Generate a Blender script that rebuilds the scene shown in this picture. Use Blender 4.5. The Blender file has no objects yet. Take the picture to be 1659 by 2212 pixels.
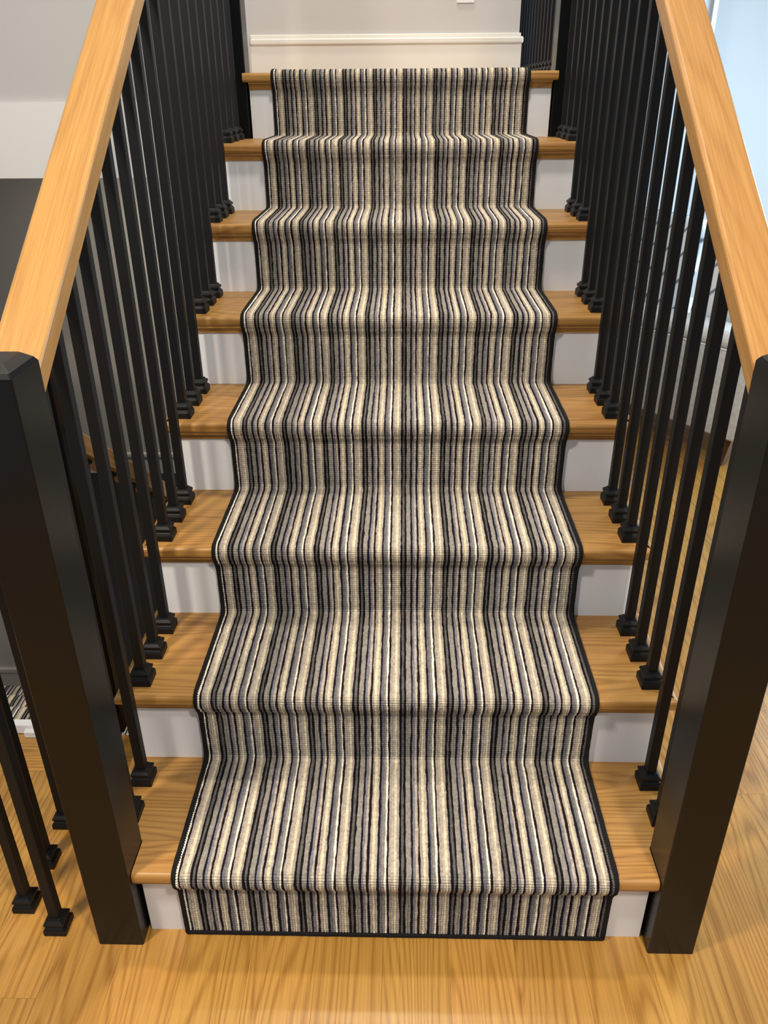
import bpy, bmesh, math, random
import numpy as np
from mathutils import Matrix, Vector

random.seed(7)
rng = np.random.default_rng(7)
scene = bpy.context.scene
COL = scene.collection

# ------------------------------------------------------------------ camera
PITCH, YAW, ROLL = 0.4866, 0.0258, 0.0076
CAM = Vector((0.0073, -1.0027, 1.4692))
F_PX, IMG_W = 1723.5, 1659.0


def cam_axes():
    f = Vector((0, math.cos(PITCH), -math.sin(PITCH)))
    r = Vector((1, 0, 0))
    d = Vector((0, -math.sin(PITCH), -math.cos(PITCH)))
    m = Matrix.Rotation(YAW, 3, 'Z')
    f, r, d = m @ f, m @ r, m @ d
    c, s = math.cos(ROLL), math.sin(ROLL)
    return c * r + s * d, -s * r + c * d, f


cr, cd, cf = cam_axes()
cam_data = bpy.data.cameras.new('camera')
cam_data.sensor_fit = 'HORIZONTAL'
cam_data.sensor_width = 36.0
cam_data.lens = 36.0 * F_PX / IMG_W
cam_data.clip_start = 0.02
cam = bpy.data.objects.new('camera', cam_data)
COL.objects.link(cam)
up = -cd
back = -cf
cam.matrix_world = Matrix(((cr.x, up.x, back.x, CAM.x), (cr.y, up.y, back.y, CAM.y),
                           (cr.z, up.z, back.z, CAM.z), (0, 0, 0, 1)))
scene.camera = cam

# ------------------------------------------------------------------ light
world = bpy.data.worlds.new('world')
scene.world = world
world.use_nodes = True
bg = world.node_tree.nodes['Background']
bg.inputs[0].default_value = (0.74, 0.87, 1.0, 1)
bg.inputs[1].default_value = 0.42

scene.view_settings.view_transform = 'Standard'
scene.view_settings.look = 'None'
scene.view_settings.exposure = 0.0
scene.view_settings.gamma = 1.0
scene.view_settings.use_curve_mapping = False


def area(name, loc, target, size, power, col, shape='DISK', size_y=None):
    l = bpy.data.lights.new(name, 'AREA')
    l.shape = shape
    l.size = size
    if size_y:
        l.size_y = size_y
    l.energy = power
    l.color = col
    o = bpy.data.objects.new(name, l)
    COL.objects.link(o)
    o.location = loc
    o.rotation_euler = (Vector(target) - Vector(loc)).to_track_quat('-Z', 'Y').to_euler()
    return o


WARM = (1.0, 0.885, 0.735)
area('ceiling_downlight', (-1.15, -0.75, 2.75), (-1.0, -0.4, 0), 0.24, 52, WARM)
area('ceiling_downlight', (0.75, -1.35, 2.75), (0.7, -0.9, 0), 0.24, 52, WARM)
area('ceiling_downlight', (0.05, 0.9, 3.35), (0.05, 1.0, 0), 0.24, 36, WARM)
area('ceiling_downlight', (-0.1, 2.3, 3.7), (-0.1, 2.35, 0), 0.24, 24, WARM)
area('lower_room_lamp', (-0.88, 3.15, 1.19), (-0.95, 3.25, 0), 0.14, 26, (1.0, 0.9, 0.75))
area('window_daylight', (3.05, 2.6, 1.5), (1.2, 2.5, 0.9), 1.7, 105, (0.62, 0.82, 1.0), 'RECTANGLE', 1.5)

# ------------------------------------------------------------------ materials


def new_mat(name):
    m = bpy.data.materials.new(name)
    m.use_nodes = True
    nt = m.node_tree
    b = nt.nodes['Principled BSDF']
    return m, nt, b


def plain(name, col, rough=0.5, spec=0.5, noise=0.0, nscale=30.0, bump=0.0):
    m, nt, b = new_mat(name)
    b.inputs['Roughness'].default_value = rough
    b.inputs['Specular IOR Level'].default_value = spec
    b.inputs['Base Color'].default_value = (*col, 1)
    if noise or bump:
        tc = nt.nodes.new('ShaderNodeTexCoord')
        nz = nt.nodes.new('ShaderNodeTexNoise')
        nz.inputs['Scale'].default_value = nscale
        nz.inputs['Detail'].default_value = 4
        nt.links.new(tc.outputs['Object'], nz.inputs['Vector'])
        mr = nt.nodes.new('ShaderNodeMapRange')
        mr.inputs['To Min'].default_value = 1 - noise
        mr.inputs['To Max'].default_value = 1 + noise
        nt.links.new(nz.outputs['Fac'], mr.inputs['Value'])
        mx = nt.nodes.new('ShaderNodeMix')
        mx.data_type = 'RGBA'
        mx.blend_type = 'MULTIPLY'
        mx.inputs['Factor'].default_value = 1
        mx.inputs['A'].default_value = (*col, 1)
        nt.links.new(mr.outputs['Result'], mx.inputs['B'])
        nt.links.new(mx.outputs['Result'], b.inputs['Base Color'])
        if bump:
            bp = nt.nodes.new('ShaderNodeBump')
            bp.inputs['Strength'].default_value = bump
            bp.inputs['Distance'].default_value = 0.002
            nt.links.new(nz.outputs['Fac'], bp.inputs['Height'])
            nt.links.new(bp.outputs['Normal'], b.inputs['Normal'])
    return m


def oak(name, axis, light, dark, rough=0.3, vary=0.16, ring=42.0, ring_mix=0.46, coat=0.12):
    """Oak: contour-line cathedral grain plus fine pores, running along the given object axis."""
    m, nt, b = new_mat(name)
    L = nt.links.new
    tc = nt.nodes.new('ShaderNodeTexCoord')
    oi = nt.nodes.new('ShaderNodeObjectInfo')
    off = nt.nodes.new('ShaderNodeMath')
    off.operation = 'MULTIPLY'
    off.inputs[1].default_value = 53.0
    L(oi.outputs['Random'], off.inputs[0])
    comb = nt.nodes.new('ShaderNodeCombineXYZ')
    for i in range(3):
        L(off.outputs[0], comb.inputs[i])
    add = nt.nodes.new('ShaderNodeVectorMath')
    add.operation = 'ADD'
    L(tc.outputs['Object'], add.inputs[0])
    L(comb.outputs[0], add.inputs[1])

    def mapped(across, along):
        v = [across] * 3
        v['XYZ'.index(axis)] = along
        mp = nt.nodes.new('ShaderNodeVectorMath')
        mp.operation = 'MULTIPLY'
        mp.inputs[1].default_value = v
        L(add.outputs[0], mp.inputs[0])
        return mp.outputs[0]

    n1 = nt.nodes.new('ShaderNodeTexNoise')
    n1.inputs['Scale'].default_value = 1.0
    n1.inputs['Detail'].default_value = 1.2
    n1.inputs['Roughness'].default_value = 0.35
    L(mapped(7.5, 0.55), n1.inputs['Vector'])
    mul = nt.nodes.new('ShaderNodeMath')
    mul.operation = 'MULTIPLY'
    mul.inputs[1].default_value = ring * 4.4
    L(n1.outputs['Fac'], mul.inputs[0])
    sn = nt.nodes.new('ShaderNodeMath')
    sn.operation = 'SINE'
    L(mul.outputs[0], sn.inputs[0])
    rg = nt.nodes.new('ShaderNodeMapRange')
    rg.inputs['From Min'].default_value = -1
    rg.inputs['From Max'].default_value = 1
    L(sn.outputs[0], rg.inputs['Value'])
    pw = nt.nodes.new('ShaderNodeMath')
    pw.operation = 'POWER'
    pw.inputs[1].default_value = 2.6
    L(rg.outputs[0], pw.inputs[0])
    # pores
    n2 = nt.nodes.new('ShaderNodeTexNoise')
    n2.inputs['Scale'].default_value = 1.0
    n2.inputs['Detail'].default_value = 4
    n2.inputs['Roughness'].default_value = 0.65
    L(mapped(300.0, 5.0), n2.inputs['Vector'])
    p2 = nt.nodes.new('ShaderNodeMapRange')
    p2.inputs['From Min'].default_value = 0.36
    p2.inputs['From Max'].default_value = 0.62
    L(n2.outputs['Fac'], p2.inputs['Value'])
    n3 = nt.nodes.new('ShaderNodeTexNoise')
    n3.inputs['Scale'].default_value = 1.0
    n3.inputs['Detail'].default_value = 2
    L(mapped(24.0, 1.2), n3.inputs['Vector'])
    # combine factor
    m1 = nt.nodes.new('ShaderNodeMath')
    m1.operation = 'MULTIPLY'
    m1.inputs[1].default_value = ring_mix
    L(pw.outputs[0], m1.inputs[0])
    m2 = nt.nodes.new('ShaderNodeMath')
    m2.operation = 'MULTIPLY_ADD'
    m2.inputs[1].default_value = 0.40
    L(p2.outputs[0], m2.inputs[0])
    L(m1.outputs[0], m2.inputs[2])
    m3 = nt.nodes.new('ShaderNodeMath')
    m3.operation = 'MULTIPLY_ADD'
    m3.use_clamp = True
    m3.inputs[1].default_value = 0.20
    L(n3.outputs['Fac'], m3.inputs[0])
    L(m2.outputs[0], m3.inputs[2])
    mx = nt.nodes.new('ShaderNodeMix')
    mx.data_type = 'RGBA'
    mx.inputs['A'].default_value = (*light, 1)
    mx.inputs['B'].default_value = (*dark, 1)
    L(m3.outputs[0], mx.inputs['Factor'])
    # board to board variation
    hs = nt.nodes.new('ShaderNodeHueSaturation')
    vr = nt.nodes.new('ShaderNodeMapRange')
    vr.inputs['To Min'].default_value = 1 - vary
    vr.inputs['To Max'].default_value = 1 + vary
    L(oi.outputs['Random'], vr.inputs['Value'])
    L(vr.outputs[0], hs.inputs['Value'])
    hm = nt.nodes.new('ShaderNodeMath')
    hm.operation = 'MULTIPLY'
    hm.inputs[1].default_value = 7.31
    L(oi.outputs['Random'], hm.inputs[0])
    fr = nt.nodes.new('ShaderNodeMath')
    fr.operation = 'FRACT'
    L(hm.outputs[0], fr.inputs[0])
    hr = nt.nodes.new('ShaderNodeMapRange')
    hr.inputs['To Min'].default_value = 0.497
    hr.inputs['To Max'].default_value = 0.5025
    L(fr.outputs[0], hr.inputs['Value'])
    L(hr.outputs[0], hs.inputs['Hue'])
    L(mx.outputs['Result'], hs.inputs['Color'])
    L(hs.outputs['Color'], b.inputs['Base Color'])
    b.inputs['Roughness'].default_value = rough
    b.inputs['Coat Weight'].default_value = coat
    b.inputs['Coat Roughness'].default_value = 0.25
    bp = nt.nodes.new('ShaderNodeBump')
    bp.inputs['Strength'].default_value = 0.12
    bp.inputs['Distance'].default_value = 0.001
    L(p2.outputs[0], bp.inputs['Height'])
    L(bp.outputs['Normal'], b.inputs['Normal'])
    return m


OAK_L, OAK_D = (0.66, 0.375, 0.125), (0.37, 0.165, 0.036)
M_floor = oak('oak_floor', 'Y', (0.56, 0.300, 0.068), (0.300, 0.133, 0.021), rough=0.24, vary=0.07)
M_floor_x = oak('oak_floor_border', 'X', (0.56, 0.300, 0.068), (0.300, 0.133, 0.021), rough=0.24, vary=0.06)
M_tread = oak('oak_tread', 'X', (0.465, 0.250, 0.066), (0.250, 0.113, 0.023), rough=0.40, vary=0.13, coat=0.0)
M_return = oak('oak_return', 'Y', (0.465, 0.250, 0.066), (0.250, 0.113, 0.023), rough=0.40, vary=0.08, coat=0.0)
M_rail = oak('oak_rail', 'Y', (0.50, 0.270, 0.075), (0.30, 0.135, 0.028), rough=0.36, vary=0.02, ring=40, ring_mix=0.22)
M_rail_dark = oak('oak_lower_rail', 'Y', (0.50, 0.29, 0.12), (0.33, 0.17, 0.055), rough=0.4, vary=0.02, ring=30)
M_black = plain('black_satin_paint', (0.0034, 0.0034, 0.0038), rough=0.30, spec=0.30, noise=0.10, nscale=14)
M_iron = plain('black_iron', (0.0060, 0.0063, 0.0070), rough=0.50, spec=0.24, noise=0.10, nscale=40)
M_riser = plain('riser_paint', (0.76, 0.775, 0.80), rough=0.42, noise=0.02, nscale=6)
M_trim = plain('cream_trim_paint', (0.80, 0.78, 0.72), rough=0.35, noise=0.02, nscale=5)
M_wall_up = plain('light_grey_wall_paint', (0.56, 0.54, 0.53), rough=0.7, noise=0.02, nscale=4, bump=0.05)
M_band = plain('white_band_paint', (0.80, 0.79, 0.77), rough=0.6, noise=0.015, nscale=4)
M_wall_low = plain('grey_lower_wall_paint', (0.33, 0.315, 0.295), rough=0.7, noise=0.03, nscale=4)
M_wall_dark = plain('charcoal_wall_paint', (0.115, 0.115, 0.11), rough=0.6, noise=0.03, nscale=4)
M_wall_blue = plain('pale_wall_paint', (0.62, 0.66, 0.68), rough=0.75, noise=0.015, nscale=3)
M_white = plain('white_gloss_paint', (0.85, 0.84, 0.84), rough=0.3)
M_plastic = plain('white_plastic', (0.82, 0.82, 0.80), rough=0.35)
M_bind = plain('black_binding', (0.010, 0.009, 0.010), rough=0.9, spec=0.2, noise=0.4, nscale=900, bump=0.3)
M_low_floor = plain('near_black_floor', (0.012, 0.012, 0.013), rough=0.95, spec=0.1, noise=0.3, nscale=300)  # even near-black tone for the lower room's floor
M_low_base = plain('lower_baseboard_paint', (0.42, 0.41, 0.38), rough=0.5)
M_sub = plain('subfloor_wood', (0.26, 0.12, 0.03), rough=0.9)
M_leg = plain('dark_walnut', (0.10, 0.042, 0.018), rough=0.35, noise=0.2, nscale=60)


def weave_mat(name, col, col2, scale=700.0):
    m, nt, b = new_mat(name)
    L = nt.links.new
    tc = nt.nodes.new('ShaderNodeTexCoord')
    nz = nt.nodes.new('ShaderNodeTexNoise')
    nz.inputs['Scale'].default_value = scale
    nz.inputs['Detail'].default_value = 2
    L(tc.outputs['Object'], nz.inputs['Vector'])
    n2 = nt.nodes.new('ShaderNodeTexNoise')
    n2.inputs['Scale'].default_value = 55
    n2.inputs['Detail'].default_value = 4
    L(tc.outputs['Object'], n2.inputs['Vector'])
    ad = nt.nodes.new('ShaderNodeMath')
    ad.operation = 'MULTIPLY'
    L(nz.outputs['Fac'], ad.inputs[0])
    L(n2.outputs['Fac'], ad.inputs[1])
    mr = nt.nodes.new('ShaderNodeMapRange')
    mr.inputs['From Min'].default_value = 0.12
    mr.inputs['From Max'].default_value = 0.40
    L(ad.outputs[0], mr.inputs['Value'])
    mx = nt.nodes.new('ShaderNodeMix')
    mx.data_type = 'RGBA'
    mx.inputs['A'].default_value = (*col, 1)
    mx.inputs['B'].default_value = (*col2, 1)
    L(mr.outputs[0], mx.inputs['Factor'])
    L(mx.outputs['Result'], b.inputs['Base Color'])
    b.inputs['Roughness'].default_value = 0.9
    b.inputs['Specular IOR Level'].default_value = 0.15
    bp = nt.nodes.new('ShaderNodeBump')
    bp.inputs['Strength'].default_value = 0.4
    bp.inputs['Distance'].default_value = 0.001
    L(nz.outputs['Fac'], bp.inputs['Height'])
    L(bp.outputs['Normal'], b.inputs['Normal'])
    return m


M_sofa = weave_mat('grey_linen', (0.46, 0.48, 0.50), (0.66, 0.68, 0.70))
M_sofa_lt = weave_mat('pale_linen', (0.62, 0.65, 0.67), (0.78, 0.80, 0.82))  # roll and cushion cloth; on the arms it stands for window light


def pillow_mat(name, base, line, rot, scale):
    m, nt, b = new_mat(name)
    L = nt.links.new
    tc = nt.nodes.new('ShaderNodeTexCoord')
    mp = nt.nodes.new('ShaderNodeMapping')
    mp.inputs['Rotation'].default_value = (0, rot, 0)
    L(tc.outputs['Object'], mp.inputs['Vector'])
    wv = nt.nodes.new('ShaderNodeTexWave')
    wv.inputs['Scale'].default_value = scale
    wv.inputs['Distortion'].default_value = 0.4
    L(mp.outputs[0], wv.inputs['Vector'])
    rp = nt.nodes.new('ShaderNodeMapRange')
    rp.inputs['From Min'].default_value = 0.0
    rp.inputs['From Max'].default_value = 0.10
    L(wv.outputs['Fac'], rp.inputs['Value'])
    mx = nt.nodes.new('ShaderNodeMix')
    mx.data_type = 'RGBA'
    mx.inputs['A'].default_value = (*line, 1)
    mx.inputs['B'].default_value = (*base, 1)
    L(rp.outputs[0], mx.inputs['Factor'])
    L(mx.outputs['Result'], b.inputs['Base Color'])
    b.inputs['Roughness'].default_value = 0.9
    return m


def carpet_mat():
    m, nt, b = new_mat('striped_wool_loop')
    L = nt.links.new
    at = nt.nodes.new('ShaderNodeAttribute')
    at.attribute_name = 'yarn'
    tc = nt.nodes.new('ShaderNodeTexCoord')
    nz = nt.nodes.new('ShaderNodeTexNoise')
    nz.inputs['Scale'].default_value = 420
    nz.inputs['Detail'].default_value = 2
    L(tc.outputs['Object'], nz.inputs['Vector'])
    mr = nt.nodes.new('ShaderNodeMapRange')
    mr.inputs['From Min'].default_value = 0.3
    mr.inputs['From Max'].default_value = 0.7
    mr.inputs['To Min'].default_value = 0.84
    mr.inputs['To Max'].default_value = 1.16
    L(nz.outputs['Fac'], mr.inputs['Value'])
    mx = nt.nodes.new('ShaderNodeMix')
    mx.data_type = 'RGBA'
    mx.blend_type = 'MULTIPLY'
    mx.inputs['Factor'].default_value = 1
    L(at.outputs['Color'], mx.inputs['A'])
    L(mr.outputs[0], mx.inputs['B'])
    L(mx.outputs['Result'], b.inputs['Base Color'])
    b.inputs['Roughness'].default_value = 0.95
    b.inputs['Specular IOR Level'].default_value = 0.1
    return m


M_carpet = carpet_mat()

# ------------------------------------------------------------------ helpers


def link(name, me, mat=None, parent=None):
    o = bpy.data.objects.new(name, me)
    COL.objects.link(o)
    if mat and me is not None and not me.materials:
        me.materials.append(mat)
    if parent:
        o.parent = parent
    return o


def empty(name, loc=(0, 0, 0)):
    o = bpy.data.objects.new(name, None)
    o.empty_display_size = 0.1
    COL.objects.link(o)
    o.location = loc
    return o


def tag(o, label=None, cat=None, group=None, kind=None):
    if label:
        o['label'] = label
    if cat:
        o['category'] = cat
    if group:
        o['group'] = group
    if kind:
        o['kind'] = kind
    return o


def pydata(name, v, f, smooth=False):
    me = bpy.data.meshes.new(name)
    me.from_pydata([tuple(p) for p in v], [], f)
    if smooth:
        for p in me.polygons:
            p.use_smooth = True
    me.update()
    return me


BOXF = [(0, 3, 2, 1), (4, 5, 6, 7), (0, 1, 5, 4), (1, 2, 6, 5), (2, 3, 7, 6), (3, 0, 4, 7)]


def box_me(name, lo, hi, bevel=0.0, seg=2):
    (x0, y0, z0), (x1, y1, z1) = lo, hi
    v = [(x0, y0, z0), (x1, y0, z0), (x1, y1, z0), (x0, y1, z0),
         (x0, y0, z1), (x1, y0, z1), (x1, y1, z1), (x0, y1, z1)]
    me = pydata(name, v, BOXF)
    if bevel:
        bm = bmesh.new()
        bm.from_mesh(me)
        bmesh.ops.bevel(bm, geom=bm.edges[:], offset=bevel, segments=seg, profile=0.5, affect='EDGES')
        for f in bm.faces:
            f.smooth = False
        bm.to_mesh(me)
        bm.free()
    return me


def box(name, lo, hi, mat, parent=None, bevel=0.0, seg=2):
    return link(name, box_me(name, lo, hi, bevel, seg), mat, parent)


def boxes_me(name, lst):
    v, f = [], []
    for lo, hi in lst:
        n = len(v)
        (x0, y0, z0), (x1, y1, z1) = lo, hi
        v += [(x0, y0, z0), (x1, y0, z0), (x1, y1, z0), (x0, y1, z0),
              (x0, y0, z1), (x1, y0, z1), (x1, y1, z1), (x0, y1, z1)]
        f += [tuple(i + n for i in q) for q in BOXF]
    return pydata(name, v, f)


def loft(name, rings, caps=True, smooth=False):
    """rings: list of equal-length closed vertex loops."""
    n = len(rings[0])
    v = [p for r in rings for p in r]
    f = []
    for i in range(len(rings) - 1):
        for j in range(n):
            k = (j + 1) % n
            f.append((i * n + j, i * n + k, (i + 1) * n + k, (i + 1) * n + j))
    if caps:
        f.append(tuple(range(n - 1, -1, -1)))
        f.append(tuple((len(rings) - 1) * n + j for j in range(n)))
    me = pydata(name, v, f, smooth)
    bm = bmesh.new()
    bm.from_mesh(me)
    bmesh.ops.recalc_face_normals(bm, faces=bm.faces[:])
    bm.to_mesh(me)
    bm.free()
    return me


def square_lathe(name, prof, cx=0, cy=0, cz=0):
    rings = [[(cx - h, cy - h, cz + z), (cx + h, cy - h, cz + z), (cx + h, cy + h, cz + z), (cx - h, cy + h, cz + z)]
             for h, z in prof]
    return loft(name, rings)


def to_local(o, mat4):
    """Keep the world shape but give the object its own axes (so grain follows them)."""
    o.data.transform(mat4.inverted())
    o.matrix_world = mat4


# ------------------------------------------------------------------ dimensions
R, G = 0.19, 0.2714
NOSE, TT = 0.025, 0.027
XL, XR = -0.580, 0.567            # tread ends
XLI, XRI = -0.556, 0.543          # where the return nosing starts
PLI, PRI, PW = -0.4924, 0.4816, 0.0873   # newel inner faces, newel width
PF = -0.034                        # newel front face
BXL, BXR = -0.533, 0.520          # baluster lines

# ------------------------------------------------------------------ floor
floor = tag(box('floor', (-2.3, -2.4, -0.30), (3.2, 0.40, -0.0205), M_sub),
            'golden oak plank floor in front of and beside the stairs', 'floor', kind='structure')
box('subfloor', (-0.70, 0.40, -0.30), (3.2, 4.6, -0.0205), M_sub, floor)
PWID = 0.1267
x_seam0 = -0.660 - PWID * 13
plank_no = 0
for i in range(44):
    x0 = x_seam0 + i * PWID
    x1 = x0 + PWID
    if x0 < -2.3 or x1 > 3.2:
        continue
    cols_end = 0.408 if x1 < -0.60 else 4.6
    # end joints; two of them were read off the boards in view
    if abs(x1 + 0.660) < 0.01:
        joints = [-2.4, -1.35, -0.141]
    elif abs(x0 - 0.7335) < 0.07 and x0 < 0.80 and x0 > 0.70:
        joints = [-2.4, -0.95, 0.364, 1.7, 3.0]
    else:
        r_ = random.Random(i * 31 + 5)
        y = -2.4 - r_.uniform(0, 1.2)
        joints = []
        while y < cols_end:
            joints.append(max(y, -2.4))
            y += r_.uniform(1.1, 2.1)
        joints = sorted(set(joints))
        joints = [j for j in joints if not (-0.3 < j < 0.0 and -0.6 < x0 < 0.5)]
    joints = [j for j in joints if j < cols_end - 0.05] + [cols_end]
    for a, b_ in zip(joints[:-1], joints[1:]):
        box('plank', (x0 + 0.0002, a + 0.0002, -0.02), (x1 - 0.0002, b_ - 0.0002, 0), M_floor, floor)
for a, b_ in ((-2.3, -1.60), (-1.60, -0.99), (-0.99, -0.660)):
    box('plank', (a + 0.0005, 0.409, -0.02), (b_ - 0.0005, 0.535, 0), M_floor_x, floor)
box('subfloor', (-2.3, 0.40, -0.30), (-0.60, 0.530, -0.0205), M_sub, floor)

# ------------------------------------------------------------------ staircase
stairs = tag(empty('staircase'), 'oak staircase of eight steps with white risers', 'staircase')


def nosing_profile(y0, y1, zt, rr=0.0095):
    zb = zt - TT
    pts = []
    for a in np.linspace(-90, -180, 6):
        pts.append((y0 + rr + rr * math.cos(math.radians(a)), zb + rr + rr * math.sin(math.radians(a))))
    for a in np.linspace(180, 90, 6):
        pts.append((y0 + rr + rr * math.cos(math.radians(a)), zt - rr + rr * math.sin(math.radians(a))))
    pts += [(y1, zt), (y1, zb)]
    return pts


def nosing_board(y0, y1, zt, xl, xr, mitre_l, mitre_r, parent, name='board'):
    """front board with rounded nose; ends mitred towards the return nosings"""
    pr = nosing_profile(y0, y1, zt)
    mw = 0.024

    def xe(y, x_in, s, mit):
        return x_in + s * (max(0.0, mw - (y - y0)) if mit else 0)
    a = [(xe(y, xl, -1, mitre_l), y, z) for y, z in pr]
    c = [(xe(y, xr, 1, mitre_r), y, z) for y, z in pr]
    return link(name, loft(name, [a, c], caps=not mitre_l), M_tread, parent)


def return_nosing(s, x_in, y0, y1, zt, parent):
    mw = 0.024
    pr = nosing_profile(0, mw, zt)       # here 'y' runs from the outer face inwards
    a = [(x_in + s * (mw - q), y0 + q, z) for q, z in pr]
    c = [(x_in + s * (mw - q), y1, z) for q, z in pr]
    return link('return_nosing', loft('return_nosing', [a, c]), M_return, parent)


def cove(y, zt, x0, x1, parent):
    pr = [(y, zt), (y - 0.019, zt), (y - 0.019, zt - 0.004)]
    for a in np.linspace(0, 90, 6):
        pr.append((y - 0.019 + 0.014 * math.sin(math.radians(a)) * 1.0, zt - 0.004 - 0.014 * (1 - math.cos(math.radians(a)))))
    pr += [(y - 0.005, zt - 0.021), (y, zt - 0.021)]
    return link('cove_molding', loft('cove_molding', [[(x0, yy, z) for yy, z in pr], [(x1, yy, z) for yy, z in pr]]), M_tread, parent)


for k in range(1, 8):
    yk, zt = (k - 1) * G, k * R
    tr = empty('tread')
    tr.parent = stairs
    y0, y3 = yk - NOSE, k * G
    ya, yb = yk + 0.068, yk + 0.168
    if k in (3, 6):
        ya, yb = yk + 0.052, yk + 0.150
    if k in (2, 5):
        ya, yb = yk + 0.085, yk + 0.196
    if k == 1:
        pb = PF + PW
        nosing_board(y0, pb, zt, PLI + 0.001, PRI - 0.001, False, False, tr)
        box('board', (XLI, pb + 0.0006, zt - TT), (XRI, yb, zt), M_tread, tr)
        return_nosing(-1, XLI, pb, y3 + 0.012, zt, tr)
        return_nosing(1, XRI, pb, y3 + 0.012, zt, tr)
    else:
        nosing_board(y0, ya, zt, XLI, XRI, True, True, tr)
        box('board', (XLI, ya + 0.0005, zt - TT), (XRI, yb, zt), M_tread, tr)
        return_nosing(-1, XLI, y0, y3 + 0.012, zt, tr)
        return_nosing(1, XRI, y0, y3 + 0.012, zt, tr)
    box('board', (XLI, yb + 0.0005, zt - TT), (XRI, y3, zt), M_tread, tr)
    xa, xb = (PLI + 0.001, PRI - 0.001) if k == 1 else (XLI + 0.002, XRI - 0.002)
    cove(yk, zt - TT, xa, xb, tr)
    box('riser', (xa + 0.006, yk, (k - 1) * R), (xb - 0.006, yk + 0.018, zt - TT), M_riser, stairs)
# top: landing edge
tr = empty('tread')
tr.parent = stairs
y7, z8 = 7 * G, 8 * R
nosing_board(y7 - NOSE, y7 + 0.07, z8, -0.508, 0.495, False, False, tr)
cove(y7, z8 - TT, -0.4915, 0.479, tr)
box('riser', (-0.4915, y7, 7 * R), (0.479, y7 + 0.018, z8 - TT), M_riser, stairs)
# stringers closing the flight's sides
for s, xs, mm in ((-1, XLI + 0.004, M_black), (1, XRI - 0.004, M_riser)):
    pts = [(0.06, 0.0)]
    for k in range(1, 8):
        pts += [((k - 1) * G + (0.06 if k == 1 else 0.02), k * R - TT - 0.001), (k * G + 0.02, k * R - TT - 0.001)]
    pts += [(7 * G + 0.02, 1.25), (7 * G - 0.1, 1.05), (0.55, 0.0)]
    t_ = 0.02 * -s
    link('stringer', loft('stringer', [[(xs, y, z) for y, z in pts], [(xs + t_, y, z) for y, z in pts]]), mm, stairs)

# ------------------------------------------------------------------ striped runner
t = 0.0090
WL, WR = -0.4165, 0.4060


def runner_path(n_steps=8):
    P = [(-t, 0.004)]
    rn = 0.0115
    for k in range(1, n_steps + 1):
        yk, zt = (k - 1) * G, k * R
        yy = yk - t
        P.append((yy, zt - TT - 0.036))
        P.append((yy - 0.001, zt - TT - 0.028))
        P.append((yy - 0.008, zt - TT - 0.018))
        P.append((yy - 0.0155, zt - TT - 0.011))
        rr = rn + t
        cy = yk - NOSE + rn
        czb, czt = zt - TT + rn, zt - rn
        for a in (-125, -150, -180):
            P.append((cy + rr * math.cos(math.radians(a)), czb + rr * math.sin(math.radians(a))))
        for a in (180, 160, 140, 120, 105, 92):
            P.append((cy + rr * math.cos(math.radians(a)), czt + rr * math.sin(math.radians(a))))
        if k < n_steps:
            ye = k * G - t
            P.append((ye - 0.009, zt + t))
            P.append((ye - 0.003, zt + t + 0.002))
            P.append((ye, zt + t + 0.009))
        else:
            P.append((yk + 0.10, zt + t))
    return np.array(P)


def resample(P, ds, loops=False):
    seg = np.hypot(*(P[1:] - P[:-1]).T)
    s = np.concatenate([[0], np.cumsum(seg)])
    n = int(s[-1] / ds)
    q = np.linspace(0, s[-1], n + 1)
    if loops:      # three rows to a loop, the gap between loops kept narrow
        q = q + np.array([0.0, -0.22, 0.22])[np.arange(n + 1) % 3] * ds
    out = np.stack([np.interp(q, s, P[:, 0]), np.interp(q, s, P[:, 1])], 1)
    # light smoothing of the polyline's corners
    for _ in range(2):
        out[1:-1] = 0.25 * out[:-2] + 0.5 * out[1:-1] + 0.25 * out[2:]
    d = np.gradient(out, axis=0)
    d /= np.linalg.norm(d, axis=1)[:, None]
    nrm = np.stack([-d[:, 1], d[:, 0]], 1)     # outward (towards viewer / up)
    return out, nrm


def srgb(c):
    c = np.array(c, float) / 255.0
    return np.where(c <= 0.04045, c / 12.92, ((c + 0.055) / 1.055) ** 2.4)


YARN = {
    'w': srgb((232, 227, 210)), 'b': srgb((32, 22, 26)), 't': srgb((165, 154, 145)), 'c': srgb((214, 202, 172)),
    'k': srgb((22, 20, 23)), 'd': srgb((98, 94, 91)), 'g': srgb((146, 140, 132)), 'n': srgb((30, 27, 34)),
    'u': srgb((126, 124, 132)), 'p': srgb((180, 169, 155)), 's': srgb((112, 110, 116)), 'e': srgb((140, 133, 128)),
}
PATTERN = 'wbtpctkdkggnupbtcpnse'       # one repeat of 21 ribs


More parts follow.
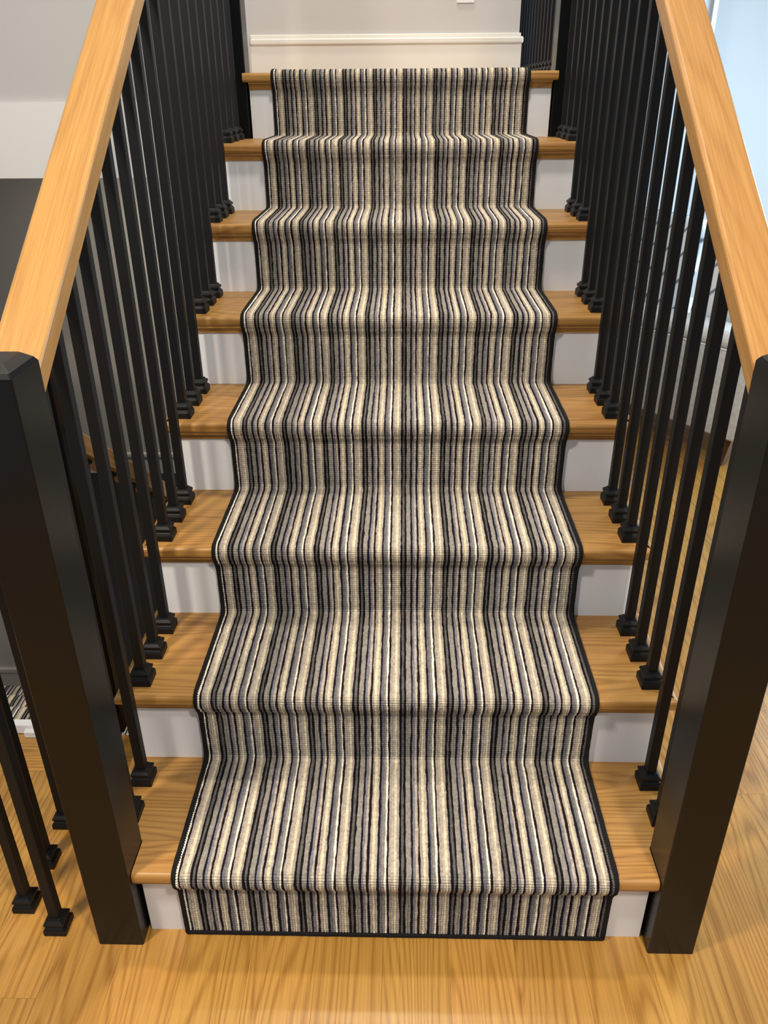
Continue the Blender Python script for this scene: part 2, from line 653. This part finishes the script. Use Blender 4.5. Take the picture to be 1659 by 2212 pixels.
def carpet_mesh(name, x0, x1, n_rib, path, nrm, rib_h=0.0028, loop_h=0.0034, jitter=0.0004):
    rows = len(path)
    cols = 3 * n_rib + 1
    ci = np.arange(cols)
    wd = np.array([{'b': 0.86, 'k': 0.90, 'n': 0.88, 'w': 0.84}.get(PATTERN[i % len(PATTERN)], 1.06) for i in range(n_rib)])
    edge = np.concatenate([[0], np.cumsum(wd)])
    edge = x0 + (x1 - x0) * edge / edge[-1]
    nxt = np.append(edge[1:], edge[-1])
    fr_c = np.array([0.0, 0.27, 0.73])[ci % 3]
    xs = edge[ci // 3] * (1 - fr_c) + nxt[ci // 3] * fr_c
    valley_c = (ci % 3 == 0).astype(float)
    valley_r = (np.arange(rows) % 3 == 0).astype(float)
    h = -rib_h * np.maximum(valley_c[None, :] * 1.0, valley_r[:, None] * loop_h / rib_h)
    h = h - 0.25 * rib_h * valley_c[None, :] * valley_r[:, None]
    h += rng.normal(0, 0.00022, (rows, cols))
    # ribs wander a little sideways
    wob = np.zeros((rows, cols))
    for wl_, am in ((0.055, 0.00032), (0.021, 0.00030), (0.011, 0.00030), (0.33, 0.0003)):
        kk = max(3, int(rows * 0.00175 / wl_))
        ctrl = rng.normal(0, am, (kk + 2, n_rib + 1))
        q = np.linspace(0, kk + 1, rows)
        i0 = np.clip(q.astype(int), 0, kk)
        fr = (q - i0)[:, None]
        fr = fr * fr * (3 - 2 * fr)
        w_ = ctrl[i0] * (1 - fr) + ctrl[i0 + 1] * fr
        wv = np.zeros((rows, cols))
        wv[:, 0::3] = w_
        wv[:, 1::3] = 0.73 * w_[:, :-1] + 0.27 * w_[:, 1:]
        wv[:, 2::3] = 0.27 * w_[:, :-1] + 0.73 * w_[:, 1:]
        wob += wv
    wob += rng.normal(0, jitter, (rows, cols)) * 0.45
    wob[:, 0] = wob[:, -1] = 0
    X = xs[None, :] + wob
    Y = path[:, 0][:, None] + nrm[:, 0][:, None] * h
    Z = path[:, 1][:, None] + nrm[:, 1][:, None] * h
    co = np.stack([X, Y, Z], 2).reshape(-1, 3).astype(np.float32)
    a = (np.arange(rows - 1)[:, None] * cols + np.arange(cols - 1)[None, :])
    quads = np.stack([a, a + 1, a + cols + 1, a + cols], 2).reshape(-1, 4).astype(np.int32)
    me = bpy.data.meshes.new(name)
    nv, nf = len(co), len(quads)
    me.vertices.add(nv)
    me.vertices.foreach_set('co', co.ravel())
    me.loops.add(nf * 4)
    me.loops.foreach_set('vertex_index', quads.ravel())
    me.polygons.add(nf)
    me.polygons.foreach_set('loop_start', np.arange(0, nf * 4, 4, dtype=np.int32))
    me.polygons.foreach_set('use_smooth', np.ones(nf, dtype=bool))
    # yarn colour per face
    rib = np.minimum(np.arange(cols - 1) // 3, n_rib - 1)
    colr = np.array([YARN[PATTERN[i % len(PATTERN)]] for i in range(n_rib)])[rib]      # (cols-1,3)
    loop_var = 1 + rng.normal(0, 0.09, ((rows - 1) // 3 + 2, n_rib))
    fv = loop_var[np.arange(rows - 1) // 3][:, rib]
    fc = np.clip(colr[None, :, :] * fv[:, :, None], 0, 1)
    fc4 = np.concatenate([fc, np.ones(fc.shape[:2] + (1,))], 2).reshape(-1, 4).astype(np.float32)
    me.update(calc_edges=True)
    at = me.attributes.new('yarn', 'FLOAT_COLOR', 'FACE')
    at.data.foreach_set('color', fc4.ravel())
    me.validate()
    return me


def tube_mesh(name, pts, ra, rb, nrm_list, n=8, wig=0.0):
    """tube along pts (Nx3); ra across, rb along the given normal."""
    rings = []
    N = len(pts)
    for i in range(N):
        p = pts[i]
        tan = pts[min(i + 1, N - 1)] - pts[max(i - 1, 0)]
        tan = tan / np.linalg.norm(tan)
        nn = nrm_list[i]
        side = np.cross(tan, nn)
        side /= np.linalg.norm(side)
        w1 = 1 + random.uniform(-wig, wig)
        rings.append([tuple(p + side * ra * w1 * math.cos(a) + nn * rb * w1 * math.sin(a))
                      for a in np.linspace(0, 2 * math.pi, n, endpoint=False)])
    return loft(name, rings, smooth=True)


P0 = runner_path()
path, nrm = resample(P0, 0.00183, True)
N_RIB = 176
runner = tag(empty('stair_runner', (0, 0, 0)),
             'striped wool stair runner in black, grey and cream with black bound edges', 'carpet runner')
tag(link('pile', carpet_mesh('pile', WL + 0.009, WR - 0.009, N_RIB, path, nrm), M_carpet, runner),
    'ribbed loop pile with narrow black, grey, beige and cream stripes')
pt, nt_ = resample(P0, 0.012)
n3 = np.stack([np.zeros(len(pt)), nt_[:, 0], nt_[:, 1]], 1)
for xb_ in (WL + 0.0055, WR - 0.0055):
    pts = np.stack([np.full(len(pt), xb_), pt[:, 0] - 0.0022 * nt_[:, 0], pt[:, 1] - 0.0022 * nt_[:, 1]], 1)
    tag(link('edge_binding', tube_mesh('edge_binding', pts, 0.0058, 0.0048, n3, 8, 0.06), M_bind, runner), 'black edge binding')
hx = np.linspace(WL + 0.004, WR - 0.004, 60)
hp = np.stack([hx, np.full(60, -t + 0.001), np.full(60, 0.0058)], 1)
tag(link('hem_binding', tube_mesh('hem_binding', hp, 0.0055, 0.0045, np.tile([0, -1.0, 0], (60, 1)), 8, 0.05), M_bind, runner), 'black hem at the floor')

# ------------------------------------------------------------------ railings
SHOE = [(0.0215, 0), (0.0215, 0.0135), (0.0186, 0.0185), (0.0156, 0.0215), (0.0156, 0.0235),
        (0.0190, 0.0245), (0.0190, 0.0295), (0.0136, 0.0345), (0.0122, 0.0375)]
shoe_me = square_lathe('base_shoe', SHOE)
shoe_me.materials.append(M_iron)
HB = 0.0098


def baluster_me(z1a, z1b):
    """square bar whose top follows the slope of the rail (z at front / back)"""
    b_ = 0.0012
    oct_ = [(-HB + b_, -HB), (HB - b_, -HB), (HB, -HB + b_), (HB, HB - b_), (HB - b_, HB), (-HB + b_, HB), (-HB, HB - b_), (-HB, -HB + b_)]
    top = [(x, y, (z1a + z1b) / 2 + (z1b - z1a) * y / (2 * HB)) for x, y in oct_]
    return loft('baluster', [[(x, y, 0.001) for x, y in oct_], top])


def collar_me(slope):
    h = 0.0155
    rings = []
    for hh, z in ((h, 0.0), (h, -0.007), (0.0108, -0.013)):
        rings.append([(-hh, -hh, z - slope * hh), (hh, -hh, z - slope * hh), (hh, hh, z + slope * hh), (-hh, hh, z + slope * hh)])
    me = loft('rail_collar', rings)
    me.materials.append(M_iron)
    return me


collar_up, collar_flat, collar_dn = collar_me(0.70), collar_me(0.0), collar_me(-0.72)


def baluster(parent, x, y, zb, ztop, slope, cache={}):
    L_ = ztop - zb
    key = (round(L_, 3), slope)
    if key not in cache:
        m = baluster_me(L_ - slope * HB, L_ + slope * HB)
        m.materials.append(M_iron)
        cache[key] = m
    o = link('baluster', cache[key], None, parent)
    o.location = (x, y, zb)
    s_ = link('base_shoe', shoe_me, None, o)
    c_ = link('rail_collar', collar_up if slope > 0.1 else collar_dn if slope < -0.1 else collar_flat, None, o)
    c_.location = (0, 0, L_)
    return o


def newel(parent, x0, y0, zb, ztop, w=PW):
    c = 0.016
    bv = 0.002
    x1, y1 = x0 + w, y0 + w

    def ring(ins, z, b=bv):
        a0, a1, c0, c1 = x0 + ins, x1 - ins, y0 + ins, y1 - ins
        return [(a0 + b, c0, z), (a1 - b, c0, z), (a1, c0 + b, z), (a1, c1 - b, z), (a1 - b, c1, z), (a0 + b, c1, z), (a0, c1 - b, z), (a0, c0 + b, z)]
    me = loft('newel_post', [ring(0, zb), ring(0, ztop - c), ring(0.004, ztop - c * 0.6), ring(c, ztop)])
    return link('newel_post', me, M_black, parent)


def rail(parent, x0, x1, y0, y1, zb0, zt0, slope, mat, r_=0.007, name='handrail'):
    """square-section rail with eased edges and plumb-cut ends"""
    pr = []
    rb = 0.003
    for cx, cz, rr, a0 in ((x1 - rb, zb0 + rb, rb, -90), (x1 - r_, zt0 - r_, r_, 0), (x0 + r_, zt0 - r_, r_, 90), (x0 + rb, zb0 + rb, rb, 180)):
        for a in np.linspace(a0, a0 + 90, 4):
            pr.append((cx + rr * math.cos(math.radians(a)), cz + rr * math.sin(math.radians(a))))
    me = loft(name, [[(x, y0, z + slope * y0) for x, z in pr], [(x, y1, z + slope * y1) for x, z in pr]])
    o = link(name, me, mat, parent)
    m4 = Matrix.Translation((0.5 * (x0 + x1), y0, zb0 + slope * y0)) @ Matrix.Rotation(math.atan(slope), 4, 'X')
    to_local(o, m4)
    return o


SL = 0.70
LAND_F = 1.884
for side, bx, x0, x1, zb, zt_, nx0, dy in (('left', BXL, -0.570, -0.495, 1.054, 1.098, PLI - PW, 0.0), ('right', BXR, 0.482, 0.556, 1.056, 1.099, PRI, 0.006)):
    rl = tag(empty('stair_railing', (0, 0, 0)),
             'oak handrail on black square balusters up the %s side of the stairs' % side, 'railing')
    tag(rail(rl, x0, x1, PF + PW, LAND_F, zb, zt_, SL, M_rail), 'square golden oak handrail')
    newel(rl, nx0, PF, 0.0, 1.161)
    newel(rl, (-0.498 - PW) if side == 'left' else 0.484, LAND_F, 7 * R, 7 * R + 1.35)
    for k in range(1, 8):
        for j in range(3):
            if k == 1 and j == 0:
                continue
            if k == 7 and j == 2 and False:
                continue
            y = (k - 1) * G + 0.0265 + dy + j * G / 3
            baluster(rl, bx, y, k * R, zb + SL * y + 0.002, SL)

# guard beside the lower flight, from the left newel round to a post at the top of that flight
GX = -0.755
guard = tag(empty('guard_railing', (GX, 0.3, 0)), 'black baluster guard rail on the floor left of the left newel post', 'railing')
guard.location = (0, 0, 0)
newel(guard, GX - PW / 2, 0.545, 0.0, 1.08)
gz = 0.98
rail(guard, GX - 0.033, GX + 0.033, -0.012, 0.545, gz, gz + 0.044, 0.0, M_rail)
gr = rail(guard, -0.033, 0.033, 0.0, 0.1405, gz, gz + 0.044, 0.0, M_rail)
gr.matrix_world = Matrix.Translation((PLI - PW, 0.021, gz)) @ Matrix.Rotation(math.radians(90), 4, 'Z')
for x, y in ((-0.672, 0.002), (GX, 0.049), (GX, 0.153), (GX, 0.257), (GX, 0.361), (GX, 0.465)):
    baluster(guard, x, y, 0.0, gz, 0.0)

# ------------------------------------------------------------------ lower flight on the left
lower = tag(empty('lower_staircase', (0, 0, 0)), 'carpeted flight going down behind the left newel post', 'staircase')
LY0 = 0.556
LX0, LX1 = -1.75, -0.785
tp = [(LY0 + 0.0, 0.0 - 0.012)]
Pl = [(LY0 + 0.012, -0.01)]
for k in range(1, 5):
    yk, zk = LY0 + (k - 1) * G, -k * R
    Pl.append((yk + 0.010, zk + 0.004))
    if k < 4:
        ye = LY0 + k * G
        Pl += [(ye + 0.018, zk + 0.006), (ye + 0.028, zk + 0.001), (ye + 0.028, zk - 0.022), (ye + 0.012, zk - 0.035)]
    else:
        Pl.append((1.565, zk + 0.006))
Pl = np.array(Pl)
lp, ln = resample(Pl, 0.0102)
ln = -ln
ln = np.where((ln[:, 1:2] < -0.1), -ln, ln)
tag(link('carpet', carpet_mesh('lower_carpet', LX0, LX1, 206, lp, ln, loop_h=0.0006), M_carpet, lower), 'striped carpet on the lower steps')
for k in range(1, 5):
    yk, zk = LY0 + (k - 1) * G, -k * R
    y1 = LY0 + k * G if k < 4 else 1.565
    box('step', (LX0, yk, zk - 0.19), (-0.706, y1 + (0.02 if k < 4 else 0), zk), M_wall_dark, lower)
lower_rail = tag(empty('lower_railing', (0, 0, 0)), 'brown handrail on black balusters going down with the lower flight', 'railing')
rail(lower_rail, GX - 0.033, GX + 0.033, 0.545 + PW, 1.60, 1.215, 1.272, -0.72, M_rail_dark, name='handrail')
for j in range(7):
    y = 0.72 + j * G / 2
    kk = min(4, int((y - LY0) / G) + 1)
    baluster(lower_rail, GX, y, -kk * R + 0.0, 1.216 - 0.72 * y, -0.72)
newel(lower_rail, GX - PW / 2, 1.60, -0.76, 0.22)

bar = tag(empty('threshold_bar', (0, 0, 0)), 'low white bar along the floor edge above the lower carpeted steps', 'threshold bar')
box('bar', (-1.72, 0.535, 0.0), (-0.82, 0.558, 0.030), M_white, bar, 0.002, 1)
box('foot_block', (-0.962, 0.520, 0.0), (-0.905, 0.5345, 0.020), M_white, bar, 0.002, 1)

# lower room
lf = tag(box('floor_lower', (-4.0, 1.37, -0.96), (-0.62, 3.80, -0.762), M_low_floor), kind='structure')
tag(box('wall_lower_back', (-4.5, 3.76, -0.76), (0.6, 3.86, 1.21), M_wall_low), kind='structure')
bb = tag(box('baseboard_lower_back', (-4.5, 3.744, -0.76), (-0.60, 3.76, -0.645), M_low_base), kind='structure')
box('cap_molding', (-4.5, 3.735, -0.645), (-0.60, 3.76, -0.615), M_low_base, bb, 0.006, 2)
tag(box('wall_lower_near', (-4.0, 1.572, -0.76), (-1.36, 1.66, 1.21), M_wall_low), kind='structure')
bb = tag(box('baseboard_lower_near', (-4.0, 1.557, -0.76), (-1.36, 1.572, -0.645), M_wall_low), kind='structure')
box('cap_molding', (-4.0, 1.553, -0.645), (-1.36, 1.572, -0.620), M_wall_low, bb, 0.005, 2)
tag(box('wall_stairwell_side', (-0.705, 0.62, -0.96), (-0.60, 1.66, -0.022), M_wall_dark), kind='structure')
tag(box('wall_lower_right', (-0.62, 1.66, -0.96), (-0.56, 3.76, 1.21), M_wall_low), kind='structure')
tag(box('wall_stairwell_left', (-1.85, 0.54, -0.96), (-1.752, 1.57, -0.022), M_wall_dark), kind='structure')
tag(box('wall_upper_left', (-4.5, 1.905, 1.212), (-0.62, 2.0, 3.6), M_wall_up), kind='structure')
tag(box('trim_1', (-4.5, 1.893, 1.212), (-0.60, 1.905, 1.441), M_band), kind='structure')
tag(box('ceiling_lower', (-4.5, 2.0, 1.212), (-0.60, 3.86, 1.28), M_band), kind='structure')

# ------------------------------------------------------------------ landing
tag(box('floor_landing', (-0.62, y7 + 0.07, 1.28), (0.575, 3.40, 8 * R), M_tread), kind='structure')
WB = 2.75
tag(box('wall_landing_back', (-0.72, WB, 1.28), (0.470, WB + 0.1, 3.6), M_wall_up), kind='structure')
tag(box('wall_landing_left', (-0.72, 2.0, 1.28), (-0.618, WB, 3.6), M_wall_up), kind='structure')
bb = tag(box('baseboard_landing', (-0.618, WB - 0.016, 8 * R), (0.480, WB, 8 * R + 0.112), M_trim), kind='structure')
box('cap_molding', (-0.618, WB - 0.024, 8 * R + 0.112), (0.486, WB, 8 * R + 0.136), M_trim, bb, 0.006, 2)
box('cap_molding', (-0.618, WB - 0.012, 8 * R + 0.136), (0.476, WB, 8 * R + 0.149), M_trim, bb, 0.003, 2)
lr = tag(empty('landing_railing', (0, 0, 0)), 'row of black balusters on the landing behind the upper right newel post', 'railing')
for j in range(16):
    baluster(lr, 0.527, 2.03 + j * 0.080, 8 * R, 8 * R + 0.90, 0.0)
rail(lr, 0.492, 0.562, LAND_F + PW, 3.38, 8 * R + 0.898, 8 * R + 0.942, 0.0, M_rail)

outlet = tag(empty('wall_outlet', (0, 0, 0)), 'white outlet plate low on the landing wall', 'outlet')
box('cover_plate', (0.214, WB - 0.006, 1.772), (0.284, WB, 1.887), M_plastic, outlet, 0.002, 2)
box('socket', (0.232, WB - 0.009, 1.792), (0.266, WB - 0.0055, 1.822), M_plastic, outlet, 0.003, 2)
box('socket', (0.232, WB - 0.009, 1.837), (0.266, WB - 0.0055, 1.867), M_plastic, outlet, 0.003, 2)

# ------------------------------------------------------------------ room on the right
tag(box('wall_right_back', (0.62, 4.05, 0.0), (1.66, 4.15, 3.6), M_wall_blue), kind='structure')
tag(box('trim_2', (1.648, 4.03, 0.0), (1.672, 4.16, 3.6), M_white), kind='structure')
tag(box('wall_right_far', (1.60, 4.50, 0.0), (4.2, 4.6, 3.6), M_wall_blue), kind='structure')


def rounded_box(name, sx, sy, sz, mat, parent, bev=0.04, seg=4, puff=0.0):
    bm = bmesh.new()
    bmesh.ops.create_cube(bm, size=1.0)
    bmesh.ops.scale(bm, vec=(sx, sy, sz), verts=bm.verts[:])
    bmesh.ops.bevel(bm, geom=bm.edges[:], offset=bev, segments=seg, profile=0.5, affect='EDGES')
    if puff:
        bmesh.ops.subdivide_edges(bm, edges=[e for e in bm.edges if e.calc_length() > 0.12], cuts=5, use_grid_fill=True)
        for v in bm.verts:
            fx = 1 - (2 * v.co.x / sx) ** 2
            fz = 1 - (2 * v.co.z / sz) ** 2
            v.co.y *= 1 + puff * max(0, fx) * max(0, fz)
    for f in bm.faces:
        f.smooth = True
    me = bpy.data.meshes.new(name)
    bm.to_mesh(me)
    bm.free()
    return link(name, me, mat, parent)


# sofa seen from behind: local x along its length, local y from the back towards the seat front
sofa = tag(empty('sofa'), 'grey upholstered sofa seen from behind through the right balusters', 'sofa')
ang = math.atan2(0.819, -0.574)         # direction of its length, away from the camera
# local +x points away along the back; local +y must point to the seat (right/back)
sofa.matrix_world = Matrix.Translation((1.395, 2.118, 0)) @ Matrix(((-0.574, 0.819, 0, 0), (0.819, 0.574, 0, 0), (0, 0, -1, 0), (0, 0, 0, 1))) @ Matrix.Diagonal((1, 1, -1, 1))
SLEN = 1.55


def spart(name, cx, cy, cz, sx, sy, sz, mat, bev=0.03, puff=0.0):
    o = rounded_box(name, sx, sy, sz, mat, sofa, bev, 4, puff)
    o.location = (cx, cy, cz)
    return o


spart('back_panel', SLEN / 2, 0.07, 0.335, SLEN, 0.14, 0.37, M_sofa, 0.012)
spart('top_roll', SLEN / 2, 0.085, 0.555, SLEN, 0.17, 0.075, M_sofa_lt, 0.034)
spart('piping', SLEN / 2, 0.004, 0.519, SLEN, 0.010, 0.008, M_sofa_lt, 0.003)
spart('seat_base', SLEN / 2, 0.52, 0.24, SLEN, 0.76, 0.18, M_sofa, 0.03)
spart('seat_cushion', SLEN * 0.29, 0.54, 0.40, SLEN * 0.40, 0.68, 0.15, M_sofa_lt, 0.05)
spart('seat_cushion', SLEN * 0.71, 0.54, 0.40, SLEN * 0.40, 0.68, 0.15, M_sofa_lt, 0.05)
spart('arm', 0.06, 0.53, 0.36, 0.14, 0.78, 0.42, M_sofa_lt, 0.03)  # arms in paler cloth: window light on the sofa's end put into colour
spart('arm', SLEN - 0.06, 0.53, 0.36, 0.14, 0.78, 0.42, M_sofa_lt, 0.03)
for cx, cy in ((0.07, 0.08), (SLEN - 0.07, 0.08), (0.07, 0.85), (SLEN - 0.07, 0.85)):
    rings = []
    for zz, hh, sh in ((0.152, 0.030, 0), (0.0, 0.014, 0.02)):
        ox = sh if cx < 0.5 else -sh
        rings.append([(cx + ox - hh, cy - hh, zz), (cx + ox + hh, cy - hh, zz), (cx + ox + hh, cy + hh, zz), (cx + ox - hh, cy + hh, zz)])
    link('leg', loft('leg', rings), M_leg, sofa)

for i, (lx, ly, lz, rz, lean, mm, lab) in enumerate((
        (0.29, 0.33, 0.745, 4, -14, pillow_mat('pillow_pale', (0.80, 0.84, 0.87), (0.18, 0.20, 0.25), 0.9, 3.2), 'pale pillow with thin dark lines nearest the right newel post'),
        (0.80, 0.33, 0.745, -3, -12, pillow_mat('pillow_blue', (0.74, 0.82, 0.88), (0.12, 0.14, 0.18), 0.5, 4.5), 'pale blue pillow with thin dark lines, middle of the sofa'),
        (1.30, 0.33, 0.745, 3, -15, pillow_mat('pillow_grey', (0.33, 0.34, 0.34), (0.03, 0.03, 0.035), 0.7, 6.0), 'grey and black striped pillow at the far end of the sofa'))):
    pl = rounded_box('pillow', 0.46, 0.11, 0.44, mm, None, 0.05, 4, 0.7)
    tag(pl, lab, 'pillow', 'pillows on the sofa')
    pl.matrix_world = sofa.matrix_world @ Matrix.Translation((lx, ly, lz)) @ Matrix.Rotation(math.radians(rz), 4, 'Y') @ Matrix.Rotation(math.radians(lean), 4, 'X')
